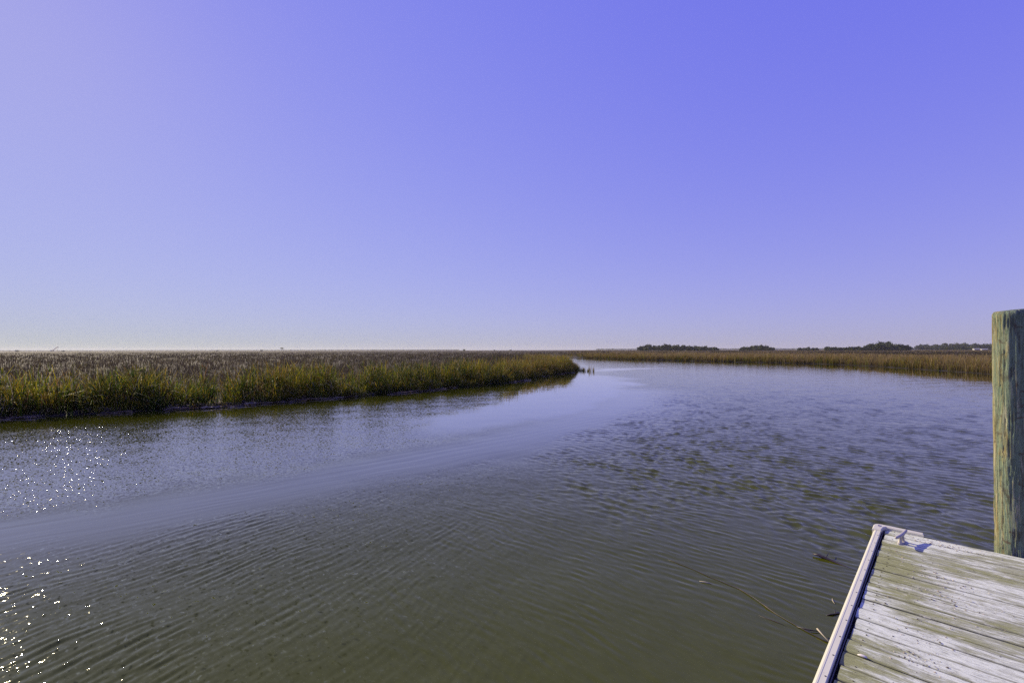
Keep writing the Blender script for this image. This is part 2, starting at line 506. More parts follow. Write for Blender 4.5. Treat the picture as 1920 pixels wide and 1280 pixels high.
# --- the tall green fringe on the near bank
rng = np.random.default_rng(21)
g = Grass()
shore = along([(-26, -5)] + LEFT[3:24], .25)
N = 26000
k = rng.integers(0, len(shore), N)
px = shore[k, 0] + rng.normal(size=N) * 1.6; py = shore[k, 1] + rng.normal(size=N) * 1.6
s = land(px, py)
dpt = np.hypot(px, py)
ok = (s > .0) & (s < 3.6) & (rng.random(N) < np.where(s < 1.6, 1, .55)) & (py > 2) & ~((dpt > 48) & (rng.random(N) < .6))
px, py, s = px[ok], py[ok], s[ok]
patch = fbm(px * .45, py * .45, 13, 3)
tuft = fbm(px * 1.5, py * 1.5, 14, 3)                       # separate hummocks with gaps between
keep = (tuft > .36) | (rng.random(len(px)) < .22)
px, py, s, patch, tuft = px[keep], py[keep], s[keep], patch[keep], tuft[keep]
pz = ground_z(px, py)
hh = (.62 + .78 * sstep(.1, 1.0, s)) * (.66 + .45 * patch) * (.68 + .72 * sstep(.32, .68, tuft)) * np.where(s > 2.2, .86, 1)
hh = hh * np.where(rng.random(len(px)) < .07, 1.3, 1) * np.where(rng.random(len(px)) < .25, .65, 1)
hh = np.minimum(hh, 1.5)
far = sstep(24, 36, np.hypot(px, py))
# short tufts slumping over the edge of the bank
k = rng.integers(0, len(shore), 9000)
ex, ey = shore[k, 0] + rng.normal(size=9000) * .4, shore[k, 1] + rng.normal(size=9000) * .4
es = land(ex, ey); eo = (es > -.12) & (es < .4) & (fbm(ex * .7, ey * .7, 29, 3) > .42) & (np.hypot(ex, ey) < 50)
ex, ey = ex[eo], ey[eo]
g.add(*clumps(rng, ex, ey, ground_z(ex, ey), rng.uniform(.2, .6, len(ex)), 5, np.full(len(ex), .07), GREEN, np.full(len(ex), .014), 3, .5, .3))
mixol = rng.random(len(px)) < (far * .75 + .15 * (patch > .6))
dark = ~mixol & (rng.random(len(px)) < .12 + .5 * sstep(.42, .66, fbm(px * .9, py * .9, 16, 3)))
for sel, tab in ((~mixol & ~dark, GREEN), (dark, DARK), (mixol, OLIVE)):
    n = sel.sum()
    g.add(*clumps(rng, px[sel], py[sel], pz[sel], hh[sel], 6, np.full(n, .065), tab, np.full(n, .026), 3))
    # side leaves part way up the stems
    up = pz[sel] + hh[sel] * rng.uniform(.12, .8, n)
    g.add(*clumps(rng, px[sel], py[sel], up, np.full(n, .26), 4, np.full(n, .08), tab, np.full(n, .028), 2, .75, .35))
g.build('fringe_grass', 'tall green and yellow marsh grass fringing the near muddy bank', 'grass')

# --- the low brown marsh behind it, left and right
def plain(seed, side, n, r0, r1, table, table2, h0):
    rng = np.random.default_rng(seed)
    r = r0 * (r1 / r0) ** rng.random(n)
    a = np.radians(rng.uniform(-58, 56, n))
    px, py = r * np.sin(a), r * np.cos(a)
    s = land(px, py)
    left = (a < .125) | ((px < 8) & (py < 62))
    ok = (s > .12) & (left if side == 'L' else ~left)
    if side == 'L':
        ok &= (s > 1.8)
    px, py, r, s = px[ok], py[ok], r[ok], s[ok]
    pz = ground_z(px, py, s)
    rise = .45 * sstep(150, 420, r)
    patch = fbm(px * .035, py * .02, seed, 3)
    hh = h0(px, py, r, s) * (.8 + .45 * fbm(px * .2, py * .1, seed + 3, 3)) - rise * .8
    hh = np.maximum(hh, .18)
    sprd = np.clip(r * .0055, .10, 2.2); wid = np.clip(r * .00075, .014, .30)
    t2 = rng.random(len(px)) < sstep(.45, .62, patch)
    if side == 'L':
        band = 62 + 9 * (fbm(px * .03, py * 0, 3, 2) - .5)
        strip = (np.abs(py - band) < 7) & (px < -8)
        t2 = (t2 & (py > 90) & (rng.random(len(px)) < .25)) | (strip & (rng.random(len(px)) < .7))
        hh = hh * np.where(strip, 1.08, 1)
    return rng, px, py, pz, hh, sprd, wid, t2, s
g = Grass()
rng, px, py, pz, hh, sprd, wid, t2, s = plain(5, 'L', 30000, 15, 700, BROWN, TAN, lambda x, y, r, s: .56 + .12 * (1 - sstep(1.5, 6, s)) + .35 * sstep(25, 40, r) * (1 - sstep(8, 14, s)))
for sel, tab in ((~t2, BROWN), (t2, STRIP)):
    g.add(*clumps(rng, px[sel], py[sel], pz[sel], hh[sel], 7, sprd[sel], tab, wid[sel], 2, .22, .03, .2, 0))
g.build('marsh_grass', 'low brown marsh grass spreading to the horizon behind the green fringe', 'grass')
g = Grass()
rng, px, py, pz, hh, sprd, wid, t2, s = plain(6, 'R', 42000, 24, 900, TAN, BROWN, lambda x, y, r, s: .80 + .45 * (1 - sstep(1.0, 5, s)))
edge = s < 2.5
for sel, tab in ((edge, OLIVE), (~edge & ~t2, TAN), (~edge & t2, BROWN)):
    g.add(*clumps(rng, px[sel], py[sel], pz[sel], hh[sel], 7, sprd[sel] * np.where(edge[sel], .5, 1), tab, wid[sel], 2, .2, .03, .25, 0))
# a denser wall of stems along the far bank
shore = along(RIGHT[3:19], .3)
N = 14000
k = rng.integers(0, len(shore), N)
px = shore[k, 0] + rng.normal(size=N) * 1.5; py = shore[k, 1] + rng.normal(size=N) * 1.5
s = land(px, py); ok = (s > .1) & (s < 4)
px, py, s = px[ok], py[ok], s[ok]
patch = fbm(px * .2, py * .2, 19, 3)
hh = (.75 + .55 * sstep(.1, 1.2, s)) * (.8 + .45 * patch)
ol = rng.random(len(px)) < .12 + .45 * sstep(.45, .6, patch)
for sel, tab in ((ol, OLIVE), (~ol, TAN)):
    g.add(*clumps(rng, px[sel], py[sel], ground_z(px[sel], py[sel]), hh[sel], 6, np.full(sel.sum(), .13), tab, np.full(sel.sum(), .03), 2, .2, .06))
g.build('far_bank_grass', 'tan and olive marsh grass along the far side of the creek', 'grass')

# --- sparse stems standing in the water off the point
rng = np.random.default_rng(8)
n = 46
px = 6.5 + rng.random(n) ** 1.3 * 1.4; py = 44.0 + rng.normal(size=n) * .9 - .4 * (px - 7)
g = Grass()
g.add(*clumps(rng, px, py, np.full(n, -.05), np.where(px > 7.4, .80, .55) * rng.uniform(.5, 1.1, n), 3, np.full(n, .05), OLIVE, np.full(n, .04), 3, .12, .03))
g.build('emergent_grass', 'sparse grass stems standing in the water off the grassy point', 'grass')

# --- wrack: dead straw and stems along the waterline
rng = np.random.default_rng(15)
shore = along(LEFT[3:19], .1)
N = 4200
k = rng.integers(0, len(shore), N)
px = shore[k, 0] + rng.normal(size=N) * .35; py = shore[k, 1] + rng.normal(size=N) * .35
s = land(px, py)
ok = (s > -.28) & (s < .45) & (fbm(px * .5, py * .5, 23, 3) > np.where(px < -9, .40, .48))
px, py, s = px[ok], py[ok], s[ok]
n = len(px)
tang = np.arctan2(shore[(k[ok] + 1) % len(shore), 0] - shore[k[ok], 0], shore[(k[ok] + 1) % len(shore), 1] - shore[k[ok], 1])
laz = tang + rng.normal(size=n) * .35
L = rng.uniform(.12, .75, n)
base = np.stack([px, py, np.maximum(ground_z(px, py), 0) + rng.uniform(.008, .05, n)], 1)
V = np.zeros((n, 2, 2, 3)); C = np.ones((n, 2, 2, 4))
cc = np.array([(.46, .38, .30), (.26, .19, .13), (.08, .055, .035), (.58, .52, .44)])[rng.choice(4, n, p=[.30, .28, .27, .15])] * rng.uniform(.7, 1.2, (n, 1))
wd = rng.uniform(.008, .034, n)
for e in (0, 1):
    for sgn in (0, 1):
        o = (-1 if sgn == 0 else 1) * wd
        V[:, e, sgn, 0] = base[:, 0] + np.sin(laz) * L * (e - .5) + np.cos(laz) * o * .6
        V[:, e, sgn, 1] = base[:, 1] + np.cos(laz) * L * (e - .5) - np.sin(laz) * o * .6
        V[:, e, sgn, 2] = base[:, 2] + (.012 if sgn else -.004) + rng.uniform(-.01, .02, n) * e
        C[:, e, sgn, :3] = cc
b = np.arange(n) * 4
me = np_mesh('wrack_line', V.reshape(-1, 3), np.stack([b, b + 1, b + 3, b + 2], 1), m_grass, True, {'Col': C.reshape(-1, 4)})
tag(link(bpy.data.objects.new('wrack_line', me)), 'pale dead straw washed up along the muddy waterline', 'driftwood', kind='stuff')

# ================================================================== the floating dock
PHI = math.radians(43.8)                 # rail direction, from +Y towards +X
U = Vector((math.sin(PHI), math.cos(PHI), 0)); Nn = Vector((math.cos(PHI), -math.sin(PHI), 0))
DECK = 0.45
dock = empty('floating_dock', (0, 0, 0))
# dock frame: local x = across (Nn), local y = along the rail (U)
dock.rotation_euler = (0, 0, -PHI)
tag(dock, 'weathered grey plank dock with pale edge rail and metal cleat', 'dock')
S_END, N_LEFT, N_RIGHT, S_NEAR = 5.235, -.415, 2.05, -2.2

m_plank, t, p = new_mat('weathered_plank')
tc = nd(t, 'ShaderNodeTexCoord'); oi = nd(t, 'ShaderNodeObjectInfo'); geo = nd(t, 'ShaderNodeNewGeometry')
shift = nd(t, 'ShaderNodeCombineXYZ')
t.links.new(mth(t, 'MULTIPLY', oi.outputs['Random'], 37.0), shift.inputs[0])
t.links.new(mth(t, 'MULTIPLY', oi.outputs['Random'], 11.0), shift.inputs[1])
lv = nd(t, 'ShaderNodeVectorMath', operation='ADD')
t.links.new(tc.outputs['Object'], lv.inputs[0]); t.links.new(shift.outputs[0], lv.inputs[1])
grain = noise(t, mapping(t, lv.outputs[0], (3.5, 85, 60)), 1.0, 6, .72, .4)
fine = noise(t, mapping(t, lv.outputs[0], (14, 320, 120)), 1.0, 3, .6)
blotch = noise(t, mapping(t, lv.outputs[0], (3.4, 19, 5)), 1.0, 8, .74, .45)
wv = nd(t, 'ShaderNodeVectorRotate', rotation_type='Z_AXIS'); wv.inputs['Angle'].default_value = PHI
t.links.new(geo.outputs['Position'], wv.inputs['Vector'])
big = noise(t, mapping(t, wv.outputs[0], (1.5, 1.9, 1)), 1.0, 4, .6, .3)
speck = noise(t, mapping(t, geo.outputs['Position'], (55, 55, 55)), 1.0, 2, .6)
grey = mix(t, grain.outputs[0], (.31, .315, .235), (.57, .59, .465))
white = mix(t, grain.outputs[0], (.61, .64, .515), (.82, .86, .725))
algae = mix(t, grain.outputs[0], (.155, .165, .050), (.40, .41, .175))
sm = mth(t, 'ADD', mth(t, 'MULTIPLY', blotch.outputs[0], .62), mth(t, 'MULTIPLY', big.outputs[0], .55))
c = mix(t, ramp(t, sm, [(.555, 0), (.625, 1)]), grey, white)
al = mth(t, 'ADD', mth(t, 'MULTIPLY', blotch.outputs[0], .55), mth(t, 'MULTIPLY', big.outputs[0], .60))
sx = nd(t, 'ShaderNodeSeparateXYZ'); t.links.new(tc.outputs['Object'], sx.inputs[0])
sy = nd(t, 'ShaderNodeSeparateXYZ'); t.links.new(wv.outputs[0], sy.inputs[0])
edge_ = ramp(t, sx.outputs[0], [(.0, 1), (.32, 0)])          # less trodden along the rail
near_ = ramp(t, mth(t, 'MULTIPLY', sy.outputs[1], .2), [(.46, 1), (.66, 0)])
al = mth(t, 'SUBTRACT', al, mth(t, 'MULTIPLY', edge_, .07))
al = mth(t, 'SUBTRACT', al, mth(t, 'MULTIPLY', mth(t, 'MULTIPLY', near_, ramp(t, sx.outputs[0], [(.0, 1), (.55, .1)])), .10))
c = mix(t, ramp(t, al, [(.47, .95), (.585, 0)]), c, algae)
c = mix(t, ramp(t, fine.outputs[0], [(.33, .7), (.44, 0)]), c, (.10, .095, .045))
crack = noise(t, mapping(t, lv.outputs[0], (1.6, 55, 30)), 1.0, 4, .7, .5)
c = mix(t, ramp(t, crack.outputs[0], [(.30, .85), (.38, 0)]), c, (.075, .075, .030))
ay = mth(t, 'ABSOLUTE', sx.outputs[1])                       # darker olive towards each plank's long edges
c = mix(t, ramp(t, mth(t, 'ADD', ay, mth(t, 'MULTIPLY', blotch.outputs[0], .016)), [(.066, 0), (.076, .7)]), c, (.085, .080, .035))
mot = noise(t, mapping(t, lv.outputs[0], (16, 34, 16)), 1.0, 6, .75, .3)
c = mix(t, ramp(t, mot.outputs[0], [(.34, .5), (.46, 0)]), c, (.22, .215, .115))
c = mix(t, ramp(t, mot.outputs[0], [(.58, 0), (.70, .6)]), c, (.84, .82, .68))
c = mix(t, ramp(t, speck.outputs[0], [(.70, 0), (.76, .7)]), c, (.09, .08, .06))
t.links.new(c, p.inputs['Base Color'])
p.inputs['Roughness'].default_value = .85
hsum = mth(t, 'ADD', mth(t, 'MULTIPLY', grain.outputs[0], 1.0), mth(t, 'MULTIPLY', fine.outputs[0], .6))
bump(t, p, hsum, .9, .009)

def plank_mesh(seed):
    r = random.Random(seed)
    L, W, T = N_RIGHT - N_LEFT, .1330, .036
    prof = [(-.5, -1), (-.5, -.16), (-.455, -.03), (-.2, 0), (.2, 0), (.455, -.03), (.5, -.16), (.5, -1)]
    cup = r.uniform(-.003, .0025)
    xs = [0, L * .3, L * .62, L]
    vs, fs = [], []
    for k, xx in enumerate(xs):
        wob = r.uniform(-.002, .002) if 0 < k < 3 else 0
        for (a, b) in prof:
            vs.append((xx, a * W + wob, b * T + cup * (1 - (2 * a) ** 2) + (r.uniform(-.0015, .0015) if b > -.5 else 0)))
    n = len(prof)
    for k in range(3):
        for q_ in range(n):
            a, b = k * n + q_, k * n + (q_ + 1) % n
            fs.append((a, b, b + n, a + n))
    fs.append(tuple(range(n))[::-1]); fs.append(tuple(range(3 * n, 4 * n)))
    me = bpy.data.meshes.new('plank'); me.from_pydata(vs, [], fs); me.update()
    me.materials.append(m_plank)
    return me
pmeshes = [plank_mesh(k) for k in range(9)]
m_nail = simple_mat('rusty_nail', (.07, .05, .04), .6, .4, 200, .6)
bpy_nail = mesh_obj('nail', [(math.cos(a) * .0034, math.sin(a) * .0034, zz) for zz in (-.02, .0012) for a in [k * math.pi / 3 for k in range(6)]],
                    [(k, (k + 1) % 6, 6 + (k + 1) % 6, 6 + k) for k in range(6)] + [tuple(range(6, 12))], m_nail)
nail_me = bpy_nail.data
bpy.data.objects.remove(bpy_nail)
PITCH = .1405
nplank = int((S_END - S_NEAR) / PITCH)
rp = random.Random(3)
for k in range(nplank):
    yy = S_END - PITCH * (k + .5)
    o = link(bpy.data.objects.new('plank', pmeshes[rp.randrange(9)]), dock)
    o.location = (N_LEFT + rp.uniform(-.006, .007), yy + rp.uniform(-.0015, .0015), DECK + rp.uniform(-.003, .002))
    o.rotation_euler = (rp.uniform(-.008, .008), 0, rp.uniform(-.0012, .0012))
    for jx in (.06,):
        for jy in (-.038, .036):
            nl = link(bpy.data.objects.new('nail', nail_me), o)
            nl.location = (jx + rp.uniform(-.008, .008), jy + rp.uniform(-.006, .006), .0005)

m_rail, t, p = new_mat('pale_rail')
tc = nd(t, 'ShaderNodeTexCoord')
n1 = noise(t, mapping(t, tc.outputs['Object'], (30, 3, 30)), 1.0, 5, .6)
n2 = noise(t, tc.outputs['Object'], 60, 4, .7)
c = mix(t, n1.outputs[0], (.50, .48, .385), (.64, .62, .50))
c = mix(t, ramp(t, n2.outputs[0], [(.60, 0), (.74, .5)]), c, (.34, .31, .27))
t.links.new(c, p.inputs['Base Color'])
p.inputs['Roughness'].default_value = .55
bump(t, p, n2.outputs[0], .15, .002)
m_dark = simple_mat('dark_bracket', (.030, .030, .034), .6, .4, 40)
m_screw = simple_mat('screw', (.10, .095, .10), .45, .3, 100, .7)
m_beam = simple_mat('wet_timber', (.16, .14, .10), .8, .4, 14)
m_float = simple_mat('float_plastic', (.018, .018, .02), .5, .3, 6)
m_alu = simple_mat('cast_metal', (.40, .37, .34), .5, .3, 60, .15)

def extrude(name, prof, y0, y1, mat, parent, segs=1, smooth=False):
    vs, fs = [], []
    n = len(prof)
    for k in range(segs + 1):
        yy = y0 + (y1 - y0) * k / segs
        vs += [(a, yy, b) for a, b in prof]
    for k in range(segs):
        for q_ in range(n):
            a, b = k * n + q_, k * n + (q_ + 1) % n
            fs.append((a, b, b + n, a + n))
    fs.append(tuple(range(n))[::-1]); fs.append(tuple(range(segs * n, (segs + 1) * n)))
    fs = [f_[::-1] for f_ in fs]
    return mesh_obj(name, vs, fs, mat, parent, smooth)
def box(name, x0, x1, y0, y1, z0, z1, mat, parent):
    return extrude(name, [(x0, z0), (x1, z0), (x1, z1), (x0, z1)], y0, y1, mat, parent)

# rounded vinyl rail along the water side: thick round nose outside, flat top, thin lip inside
NO = -.487
prof = [(NO + .004, DECK - .10), (NO - .004, DECK - .06), (NO - .002, DECK + .002), (NO + .005, DECK + .012), (NO + .012, DECK + .0165), (NO + .019, DECK + .0168),
        (NO + .022, DECK + .0155), (NO + .046, DECK + .0165), (NO + .050, DECK + .013), (NO + .050, DECK - .03), (NO + .043, DECK - .03), (NO + .043, DECK - .10)]
rail = extrude('rail', prof, S_NEAR, S_END - .13, m_rail, dock)
lip = extrude('rail_lip', [(NO + .058, DECK - .06), (NO + .062, DECK - .06), (NO + .062, DECK + .001), (NO + .058, DECK + .001)], S_NEAR, S_END - .06, m_screw, dock)
box('channel', NO + .050, NO + .085, S_NEAR, S_END - .02, DECK - .075, DECK - .04, m_dark, dock)
sv, sf = [], []
for zz, rad in ((-.004, .0045), (.0012, .0045), (.002, .0025)):
    sv += [(math.cos(k * math.pi / 4) * rad, math.sin(k * math.pi / 4) * rad, zz) for k in range(8)]
for q_ in range(2):
    sf += [(q_ * 8 + k, q_ * 8 + (k + 1) % 8, q_ * 8 + 8 + (k + 1) % 8, q_ * 8 + 8 + k) for k in range(8)]
sf.append(tuple(range(16, 24)))
sme = None
yy = 2.66
for k in range(-20, 12):
    ys = 2.66 + .21 * k
    if ys > S_END - .16:
        break
    if sme is None:
        so = mesh_obj('screw', sv, sf, m_screw, rail); sme = so.data
    else:
        so = link(bpy.data.objects.new('screw', sme), rail)
    so.location = (NO + .039, ys, DECK + .0165)
# moulded corner bumper: rounded corner with a short arm along each side
def rounded_corner():
    out = [(NO - .012, S_END - .135), (NO + .052, S_END - .135), (NO + .060, S_END - .04), (NO + .078, S_END - .012),
           (-.165, S_END - .012), (-.165, S_END + .038)]
    cx, cy, rad = NO + .04, S_END - .012, .052
    for a in range(95, 186, 15):
        out.append((cx + rad * math.cos(math.radians(a)), cy + rad * math.sin(math.radians(a))))
    return out
oc = rounded_corner()
n = len(oc)
cxm = sum(a for a, b in oc) / n; cym = sum(b for a, b in oc) / n
vs = [(a, b, DECK - .10) for a, b in oc] + [(a, b, DECK + .018) for a, b in oc]
# bevelled top: inset copy, a little higher
def inset(pts, d):
    res = []
    m_ = len(pts)
    for k in range(m_):
        p0, p1, p2 = Vector(pts[k - 1]), Vector(pts[k]), Vector(pts[(k + 1) % m_])
        e1, e2 = (p1 - p0).normalized(), (p2 - p1).normalized()
        n1_, n2_ = Vector((-e1.y, e1.x)), Vector((-e2.y, e2.x))
        b = (n1_ + n2_)
        b = b.normalized() / max(.5, b.normalized().dot(n1_))
        res.append(tuple(p1 + b * d))
    return res
ic = inset(oc, .007)
vs += [(a, b, DECK + .026) for a, b in ic]
fs = [(k, (k + 1) % n, n + (k + 1) % n, n + k) for k in range(n)] + [(n + k, n + (k + 1) % n, 2 * n + (k + 1) % n, 2 * n + k) for k in range(n)]
fs.append(tuple(range(2 * n, 3 * n)))
bumper = mesh_obj('corner_bumper', vs, fs, m_rail, dock)
# oval pocket moulded in the corner
ov = []
for zz, kx, ky in ((DECK + .0275, .013, .030), (DECK + .0285, .011, .027), (DECK + .0270, .009, .024)):
    ov += [(NO + .030 + kx * math.cos(a), S_END - .022 + ky * math.sin(a), zz) for a in [k * math.pi / 8 for k in range(16)]]
of = [(q_ * 16 + k, q_ * 16 + (k + 1) % 16, q_ * 16 + 16 + (k + 1) % 16, q_ * 16 + 16 + k) for q_ in (0, 1) for k in range(16)] + [tuple(range(32, 48))]
m_pock = simple_mat('pocket_vinyl', (.27, .25, .29), .6, .2, 40)
mesh_obj('pocket', ov, of, m_pock, bumper)

# frame and floats under the planks
box('side_beam', NO + .065, NO + .105, S_NEAR, S_END - .06, DECK - .28, DECK - .08, m_beam, dock)
box('side_beam', N_RIGHT - .05, N_RIGHT - .01, S_NEAR, S_END - .06, DECK - .24, DECK - .04, m_beam, dock)
box('end_beam', NO + .11, N_RIGHT - .052, S_END - .05, S_END - .012, DECK - .24, DECK - .042, m_beam, dock)
for yy in (3.9, 1.6, -.7):
    fo = box('float', NO + .13, N_RIGHT - .1, yy - .75, yy + .75, -.12, DECK - .25, m_float, dock)

# ---- cleat: base with two feet, raised horns
def tube(path, radii, sides=8, squash=1.0):
    vs, fs = [], []
    P_ = [Vector(q_) for q_ in path]
    for k, q_ in enumerate(P_):
        d = (P_[min(k + 1, len(P_) - 1)] - P_[max(k - 1, 0)]).normalized()
        up = Vector((0, 0, 1)) if abs(d.z) < .9 else Vector((0, 1, 0))
        a = d.cross(up).normalized(); b = a.cross(d).normalized()
        for s_ in range(sides):
            th = 2 * math.pi * s_ / sides
            vs.append(q_ + a * math.cos(th) * radii[k] + b * math.sin(th) * radii[k] * squash)
    for k in range(len(P_) - 1):
        for s_ in range(sides):
            s2 = (s_ + 1) % sides
            fs.append((k * sides + s_, k * sides + s2, (k + 1) * sides + s2, (k + 1) * sides + s_))
    fs.append(tuple(range(sides))[::-1]); fs.append(tuple(range((len(P_) - 1) * sides, len(P_) * sides)))
    return vs, fs
cl = bpy.data.objects.new('cleat', None); cl.empty_display_size = .1
link(cl, dock); cl.location = (-.295, 4.955, DECK + .002); cl.rotation_euler = (0, 0, math.radians(-11))
v, f = tube([(0, -.140, .072), (0, -.132, .0715), (0, -.10, .067), (0, -.05, .062), (0, 0, .060), (0, .05, .062), (0, .10, .067), (0, .132, .0715), (0, .140, .072)],
            [.004, .0095, .0115, .0135, .0145, .0135, .0115, .0095, .004], 10)
mesh_obj('horn', v, f, m_alu, cl, True)
for sg in (-1, 1):
    v, f = tube([(0, sg * .040, 0), (0, sg * .036, .012), (0, sg * .030, .04), (0, sg * .028, .06)], [.018, .014, .0115, .012], 10)
    mesh_obj('foot', v, f, m_alu, cl, True)
v, f = [], []
for zz, kk in ((0, 1.0), (.006, 1.0), (.010, .86)):
    v += [(.021 * kk * math.cos(a), .072 * kk * math.sin(a), zz) for a in [k * math.pi / 8 for k in range(16)]]
f = [(q_ * 16 + k, q_ * 16 + (k + 1) % 16, q_ * 16 + 16 + (k + 1) % 16, q_ * 16 + 16 + k) for q_ in (0, 1) for k in range(16)] + [tuple(range(32, 48))]
mesh_obj('base_plate', v, f, m_alu, cl)

# ---- shell grit on the planks
rg = np.random.default_rng(31)
octv = np.array([(1, 0, 0), (-1, 0, 0), (0, 1, 0), (0, -1, 0), (0, 0, 1), (0, 0, -1)], float)
octf = np.array([(0, 2, 4), (2, 1, 4), (1, 3, 4), (3, 0, 4), (2, 0, 5), (1, 2, 5), (3, 1, 5), (0, 3, 5)])
centres = [(-.08, 5.13, .10, .035, 130), (.02, 5.12, .12, .03, 90), (-.06, 4.40, .09, .10, 110), (-.03, 4.02, .10, .10, 120), (-.09, 4.2, .2, .3, 60), (-.12, 3.5, .08, .10, 70), (-.13, 3.17, .06, .05, 70), (-.16, 2.7, .2, .3, 40), (.0, 3.9, .25, .8, 110)]
VV, FF, CC, cnt = [], [], [], 0
for (a, b, sa, sb, n) in centres:
    for _ in range(n):
        ax, by = a + rg.normal() * sa, min(b + rg.normal() * sb, S_END - .02)
        if ax < N_LEFT + .02:
            continue
        size = .0016 + .0042 * rg.random() ** 3
        vv = octv * (size * rg.uniform(.6, 1.5, 3) * np.array([1, 1, .6])) * rg.uniform(.75, 1.25, (6, 1))
        w = U * by + Nn * ax
        VV.append(vv + np.array([w.x, w.y, DECK + size * .35])); FF.append(octf + cnt); cnt += 6
        cc = [(.55, .5, .42), (.30, .25, .2), (.10, .08, .08), (.42, .33, .24)][rg.integers(0, 4)]
        CC.append(np.tile(np.array([*cc, 1.0]), (6, 1)))
m_grit, t, p = new_mat('shell_grit')
at = nd(t, 'ShaderNodeAttribute', attribute_name='Col'); t.links.new(at.outputs['Color'], p.inputs['Base Color'])
p.inputs['Roughness'].default_value = .8
me = np_mesh('shell_grit', np.concatenate(VV), np.concatenate(FF), m_grit, False, {'Col': np.concatenate(CC)})
tag(link(bpy.data.objects.new('shell_grit', me)), 'crumbs of broken shell and grit scattered on the dock planks', 'grit', kind='stuff')

# a curled bit of pale shell on the boards
vs, fs = [], []
for k in range(6):
    for q_ in range(7):
        a = math.radians(-70 + 140 * q_ / 6); tp = math.sin(math.pi * (k + .6) / 6.6)
        vs.append((-.020 + .040 * k / 5, .009 * tp * math.sin(a), .002 + .009 * tp * math.cos(a)))
for k in range(5):
    for q_ in range(6):
        fs.append((k * 7 + q_, k * 7 + q_ + 1, k * 7 + 8 + q_, k * 7 + 7 + q_))
m_shell = simple_mat('pale_shell', (.66, .60, .55), .5, .2, 120)
sh = mesh_obj('shell', vs, fs, m_shell, None, True)
sh.location = (1.82, 2.39, DECK + .001); sh.rotation_euler = (0, 0, math.radians(-40))
so = sh.modifiers.new('s', 'SOLIDIFY'); so.thickness = .0015
tag(sh, 'curled pale shell lying on the mossy planks near the rail', 'shell')

# ================================================================== the mooring pile
m_pile, t, p = new_mat('weathered_pile')
tc = nd(t, 'ShaderNodeTexCoord')
ob = tc.outputs['Object']
v1 = noise(t, mapping(t, ob, (22, 22, 1.9)), 1.0, 7, .74, .9)
v2 = noise(t, mapping(t, ob, (60, 60, 3.0)), 1.0, 5, .65, .2)
v3 = noise(t, mapping(t, ob, (9, 9, 1.6)), 1.0, 5, .65, .6)
v4 = noise(t, mapping(t, ob, (14, 14, 22)), 1.0, 4, .6, .3)
c = mix(t, v3.outputs[0], (.09, .145, .100), (.24, .295, .205))
sp_ = nd(t, 'ShaderNodeSeparateXYZ'); t.links.new(ob, sp_.inputs[0])
lich = mth(t, 'MULTIPLY_ADD', mth(t, 'SUBTRACT', mth(t, 'MULTIPLY', sp_.outputs[1], .68), mth(t, 'MULTIPLY', sp_.outputs[0], .73)), 1.6, 0.0)
c = mix(t, ramp(t, mth(t, 'ADD', v1.outputs[0], lich), [(.58, 0), (.72, .75)]), c, (.31, .215, .070))
v5 = noise(t, mapping(t, ob, (11, 11, 3.2)), 1.0, 6, .7, .6)
c = mix(t, ramp(t, v5.outputs[0], [(.54, 0), (.64, .75)]), c, (.075, .070, .048))
c = mix(t, ramp(t, v2.outputs[0], [(.55, 0), (.66, .8)]), c, (.42, .40, .28))
c = mix(t, ramp(t, v1.outputs[0], [(.36, .9), (.45, 0)]), c, (.075, .055, .036))
c = mix(t, ramp(t, v4.outputs[0], [(.60, 0), (.68, .8)]), c, (.09, .06, .04))
t.links.new(c, p.inputs['Base Color'])
p.inputs['Roughness'].default_value = .9
hs = mth(t, 'ADD', v2.outputs[0], mth(t, 'MULTIPLY', v1.outputs[0], 1.4))
bump(t, p, hs, 1.0, .014)
pile_c = U * 5.395 + Nn * .362
NA, NZ = 120, 170
th = np.linspace(0, 2 * np.pi, NA, endpoint=False)
zz = np.linspace(-1.2, 2.36, NZ)
T, ZZ = np.meshgrid(th, zz)
rad = .114 - .012 * (ZZ + 1.2) / 3.56
cx_, sx_ = np.cos(T), np.sin(T)
def cyl(kx, kz, seed, o=3):          # noise that closes round the trunk
    return .5 * (fbm(cx_ * kx + 50, ZZ * kz + sx_ * kx, seed, o) + fbm(sx_ * kx + 90, ZZ * kz - cx_ * kx * .7, seed + 5, o))
rad = rad + .010 * (cyl(7, .9, 71) - .5) + .006 * (cyl(22, 1.6, 72) - .5)
rad = rad - .010 * sstep(.60, .72, cyl(5, 1.4, 75)) - .006 * sstep(.56, .62, cyl(11, 6, 77))
rad = rad - .012 * sstep(2.335, 2.36, ZZ)
V = np.stack([rad * cx_ + .006 * ZZ, rad * sx_, ZZ + .012 * cx_ * sstep(2.2, 2.36, ZZ)], -1).reshape(-1, 3)
i, j = np.meshgrid(np.arange(NZ - 1), np.arange(NA), indexing='ij')
i0 = (i * NA + j).ravel(); i1 = (i * NA + (j + 1) % NA).ravel()
F = np.stack([i0, i1, i1 + NA, i0 + NA], 1)
top = V[-NA:].mean(0) + np.array([0, 0, .004])
V = np.concatenate([V, top[None]])
k = (NZ - 1) * NA + np.arange(NA)
k2 = (NZ - 1) * NA + (np.arange(NA) + 1) % NA
F = np.concatenate([F, np.stack([k, k2, np.full(NA, len(V) - 1), np.full(NA, len(V) - 1)], 1)[:, :4]])
